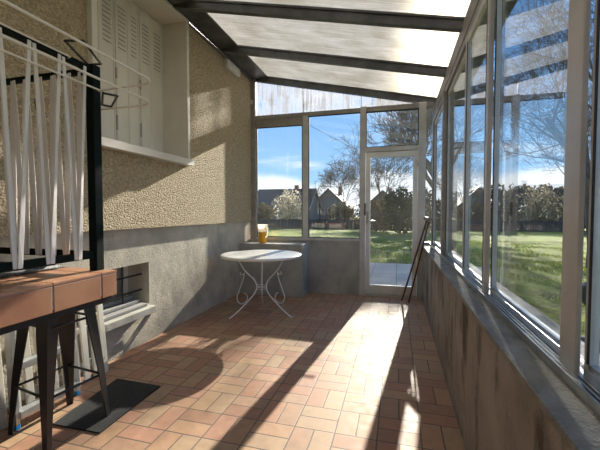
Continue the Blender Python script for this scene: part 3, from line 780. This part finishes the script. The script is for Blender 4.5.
# ------------------------------------------------------------------ garden
def tree_geo(root, height, seed, lean=(0, 0), trunk_r=.16, levels=6, first=.38, spread=.75, twig=.003, top=1e9, west=-1e9):
    rnd = random.Random(seed); big = MB(); small = MB()
    def branch(p, d, L, r, lev):
        n_ = 4 if lev < 3 else 3; pts = [p.copy()]; rs = [r]; q = p.copy(); dd = d.copy()
        for i in range(n_):
            if q.z > top or q.x < west-abs(q.z-5)*.15: break
            dd = (dd+Vector((rnd.gauss(0, .14), rnd.gauss(0, .14), rnd.gauss(.03, .10)))*(1 if lev else .4)).normalized()
            q = q+dd*(L/n_); pts.append(q.copy()); rs.append(r*(1-.42*(i+1)/n_))
        if len(pts) < 2: return
        n_ = len(pts)-1
        (big if lev < 3 else small).tube(pts, rs, 8 if lev < 2 else (5 if lev < 4 else 3), cap=False)
        if lev >= levels: return
        kids = 3 if lev else 5
        if lev >= 2: kids = rnd.choice((3, 4))
        for k_ in range(kids):
            t_ = .35+.65*(k_+rnd.random())/kids if lev else .7+.3*k_/kids
            idx = min(n_-1, int(t_*n_)); f = t_*n_-idx; f = min(f, 1)
            bp_ = pts[idx].lerp(pts[idx+1], f)
            ax = dd.orthogonal().normalized(); ax.rotate(Matrix.Rotation(rnd.random()*6.283, 3, dd) if False else Matrix.Rotation(k_*2.4+rnd.random(), 3, dd))
            nd = (dd*math.cos(spread*(.7+.5*rnd.random()))+ax*math.sin(spread*(.7+.5*rnd.random()))+Vector((0, 0, .10))).normalized()
            if nd.z < -.25: nd.z = -.1; nd.normalize()
            branch(bp_, nd, L*rnd.uniform(.58, .80) if lev else L*rnd.uniform(.85, 1.15), max(twig, rs[idx+1]*rnd.uniform(.55, .75)), lev+1)
    branch(Vector((0, 0, 0)), Vector((lean[0], lean[1], 1)).normalized(), height*first, trunk_r, 0)
    return big, small
def tree(name, loc, height, seed, lab, cat='tree', group=None, **kw):
    r = label(empty(name, loc), lab, cat, group)
    big, small = tree_geo(r, height, seed, **kw)
    big.build('trunk', M_BARK, r, recalc=False); small.build('twigs', M_TWIG, r, recalc=False)
    return r
tree('bare_tree', (3.3, 28.8, -.12), 10.6, 23, 'large bare leafless tree on the lawn straight beyond the glazed door', lean=(-.22, 0), trunk_r=.50, first=.36, spread=.62, levels=7, twig=.016, top=10.0, west=-6.2)
tree('bare_tree', (4.5, 9.7, -.12), 8.5, 5, 'large bare leafless tree on the lawn beyond the right-hand glazing', lean=(.05, .0), trunk_r=.22, first=.27, levels=7, twig=.0045)
tree('bare_tree', (-6.2, 41, -.1), 7.5, 8, 'slender bare tree by the fence in front of the gabled houses', levels=6, trunk_r=.12, first=.35, twig=.016)
tree('bare_tree', (-1.5, 33, -.1), 8, 21, 'bare tree among the shrubs far behind the glazed door', levels=6, trunk_r=.14, first=.35, twig=.014)
tree('bare_tree', (12.5, 30, -.1), 9, 31, 'bare tree far off near the end of the garden on the right', levels=6, trunk_r=.16, first=.35, twig=.013)

def cluster(center, radii, count, size, rnd, m_, shell=.5):
    for i in range(count):
        v = Vector((rnd.gauss(0, 1), rnd.gauss(0, 1), rnd.gauss(0, 1))).normalized()*(shell+(1-shell)*rnd.random())
        lump = 1+.22*noise.noise(v*2.3+Vector(center))
        p = Vector((v.x*radii[0], v.y*radii[1], v.z*radii[2]))*lump+Vector(center)
        if p.z < .02: p.z = .02+rnd.random()*.2
        a = Vector((rnd.gauss(0, 1), rnd.gauss(0, 1), rnd.gauss(0, 1))).normalized(); b_ = a.orthogonal().normalized(); c_ = a.cross(b_)
        s_ = size*rnd.uniform(.6, 1.3)
        vv = [m_.bm.verts.new(p+b_*s_), m_.bm.verts.new(p+c_*s_*.6), m_.bm.verts.new(p-b_*s_), m_.bm.verts.new(p-c_*s_*.6)]
        m_.face(vv)
def shrub(name, loc, radii, count, size, mt, lab, seed, group=None):
    rnd = random.Random(seed); r = label(empty(name, loc), lab, 'shrub' if 'tree' not in name else 'tree', group)
    m_ = MB(); cluster((0, 0, radii[2]*1.0), radii, count, size, rnd, m_, .35); m_.build('foliage', mt, r, recalc=False)
    s_ = MB()
    for i in range(7):
        a = rnd.random()*6.28; rr = rnd.uniform(.3, .8)
        s_.tube([(0, 0, -.05), (math.cos(a)*radii[0]*rr*.4, math.sin(a)*radii[1]*rr*.4, radii[2]*.8), (math.cos(a)*radii[0]*rr, math.sin(a)*radii[1]*rr, radii[2]*1.5)], [.07, .05, .015], 5)
    s_.build('stem', M_BARK, r, recalc=False)
    return r
shrub('blossom_tree', (-9.3, 30, -.1), (1.5, 1.5, 1.75), 1500, .11, M_BLOSSOM, 'pale blossoming small tree in front of the left-hand house', 3)
shrub('russet_shrub', (-1.4, 25, -.1), (1.6, 1.2, 1.15), 1600, .13, M_DRY, 'russet-leaved shrub behind the left half of the glazed door', 4)
shrub('evergreen_shrub', (.15, 22.2, -.1), (1.15, 1.1, 1.45), 1800, .12, M_EVER, 'dark round evergreen shrub behind the glazed door', 5)
shrub('russet_shrub', (1.9, 25.4, -.1), (1.7, 1.3, 1.5), 1500, .13, M_DRY, 'brown twiggy shrub right of the dark evergreen', 6)
shrub('hedge_shrub', (-13.6, 34, -.1), (1.5, 1.3, 1.2), 1200, .13, M_HEDGE, 'brownish shrub at the left end of the fence', 7)
shrub('hedge_shrub', (-4.6, 30, -.1), (1.3, 1.2, 1.1), 1200, .13, M_HEDGE, 'dull brown shrub between the houses and the glazed door', 9)
# long clipped hedge closing the garden on the right
m_ = MB(); rnd = random.Random(12)
for i in range(16): cluster((5.5+i*1.7, 30, 1.6), (1.5, 1.0, 1.75), 1300, .18, rnd, m_, .55)
label(m_.build('garden_hedge', M_HEDGE, recalc=False), 'long brownish hedge closing the lawn on the right', 'hedge')

# fence
fn = label(empty('garden_fence', (-8, 27.5, 0)), 'low dark board fence along the far end of the lawn', 'fence')
m_ = MB()
for i in range(120):
    x = -16+i*.30
    m_.box(x, x+.285, -.012, .012, -.15, .66+.02*math.sin(i*1.7))
m_.build('board_panel', M_FENCE, fn)
for i in range(13): MB().box(-16+i*3-.05, -16+i*3+.05, .012, .11, -.15, .74).build('post', M_FENCE, fn)
bw = MB(); bw.box(-5.35, -3.9, 27.1, 27.3, -.1, .38); label(bw.build('brick_wall', M_BRICK), 'short low red brick wall in front of the dark fence', 'wall')

def house(loc, w_, d_, wall_h, ridge_h, gable_front, lab, rz=0, mt=M_HWALL):
    r = label(empty('house', loc, rz), lab, 'house')
    a, b_ = w_/2, d_/2
    if gable_front:
        MB().prism([(-a, -.3), (a, -.3), (a, wall_h), (0, ridge_h-.1), (-a, wall_h)], 'y', -b_, b_).build('wall', mt, r)
        k_ = (ridge_h-wall_h)/a
        for s_ in (-1, 1):
            MB().prism([(0, ridge_h), (s_*(a+.4), wall_h-.4*k_), (s_*(a+.4), wall_h-.4*k_+.15), (0, ridge_h+.18)], 'y', -b_-.4, b_+.4).build('roof', M_HROOF, r)
    else:
        MB().prism([(-b_, -.3), (b_, -.3), (b_, wall_h), (0, ridge_h-.1), (-b_, wall_h)], 'x', -a, a).build('wall', mt, r)
        k_ = (ridge_h-wall_h)/b_
        for s_ in (-1, 1):
            MB().prism([(0, ridge_h), (s_*(b_+.4), wall_h-.4*k_), (s_*(b_+.4), wall_h-.4*k_+.15), (0, ridge_h+.18)], 'x', -a-.4, a+.4).build('roof', M_HROOF, r)
    for x in (-a*.5, a*.1, a*.55):
        wf = MB().box(x-.5, x+.5, -b_-.04, -b_+.02, .9, min(2.1, wall_h-.2)).build('window', M_WHITE, r)
        MB().box(x-.42, x+.42, -b_-.06, -b_-.04, .98, min(2.02, wall_h-.28)).build('pane', M_HPANE, wf)
    MB().box(a*.3, a*.3+.6, -.3, .3, ridge_h-.8, ridge_h+.7).build('chimney', M_BRICK, r)
    return r
house((-16.5, 52, -.1), 8.6, 8, 1.9, 4.75, False, 'low dark-roofed house with a long ridge, leftmost beyond the fence')
house((-10.9, 61.5, -.1), 6.2, 9, 2.2, 5.1, True, 'grey gable-fronted house beyond the fence, right of the long-ridged one')
house((-2.2, 60, -.1), 5.0, 7, 2.4, 4.6, True, 'pale grey house behind the shrubs beyond the glazed door')

def stone(loc, r_, seed, lab):
    t_ = bmesh.new(); bmesh.ops.create_icosphere(t_, subdivisions=4, radius=1)
    for v in t_.verts:
        k_ = 1+.25*noise.noise(v.co*1.3+Vector((seed, 0, 0)))+.06*noise.noise(v.co*5)
        v.co = Vector((v.co.x*r_[0], v.co.y*r_[1], v.co.z*r_[2]))*k_
    for f in t_.faces: f.smooth = True
    m_ = MB(); m_.merge(t_); o = m_.build('garden_stone', M_STONE); o.location = loc; label(o, lab, 'stone')
stone((2.86, 5.6, .08), (.42, .36, .30), 3, 'large dark stone on the lawn just outside the right-hand glazing')
stone((1.62, 3.62, .02), (.28, .14, .12), 8, 'small dark stone lying in the grass near the low wall')

# grass blades near the veranda
m_ = MB(); rnd = random.Random(2)
for i in range(42000):
    if i % 2: x, y = rnd.uniform(.8, 7), rnd.uniform(1, 12)
    else: x, y = rnd.uniform(-6, 6), rnd.uniform(9.0, 18)
    if noise.noise(Vector((x*1.1, y*1.1, 3))) < -.02: continue
    z = gz(x, y)-.03; hh = rnd.uniform(.04, .10); a = rnd.random()*6.28; wv = .006 if i % 2 else .012
    lx, ly = rnd.gauss(0, .03), rnd.gauss(0, .03)
    m_.face([m_.bm.verts.new((x+math.cos(a)*wv, y+math.sin(a)*wv, z)), m_.bm.verts.new((x-math.cos(a)*wv, y-math.sin(a)*wv, z)), m_.bm.verts.new((x+lx, y+ly, z+hh))])
o = m_.build('grass_blades', M_BLADE, recalc=False, kind='stuff'); label(o, 'short green grass growing on the lawn around the veranda', 'grass')

# overhead cable crossing the sky, strung between two garden-side poles out to the left and behind the shrubs
def ratio(px, py, Y): 
    c_, s__ = math.cos(yaw), math.sin(yaw); f_ = Vector((-s__*math.cos(pit), c_*math.cos(pit), -math.sin(pit))); r_ = Vector((c_, s__, 0)); u_ = r_.cross(f_)
    d_ = f_+r_*(px-300)/F_PX+u_*(225-py)/F_PX
    return Vector((0, 0, CAM_H))+d_*(Y/d_.y)
a_, b_ = ratio(284, 110, 30), ratio(360, 152, 44)
d_ = (b_-a_); p0, p1 = a_-d_*.6, b_+d_*.45
cable = MB().tube([p0.lerp(p1, i/16)-Vector((0, 0, .5*math.sin(math.pi*i/16)-.4)) for i in range(17)], .022, 5)
label(cable.build('overhead_cable', M_SLOT), 'thin overhead cable slanting across the sky above the gabled houses', 'cable')
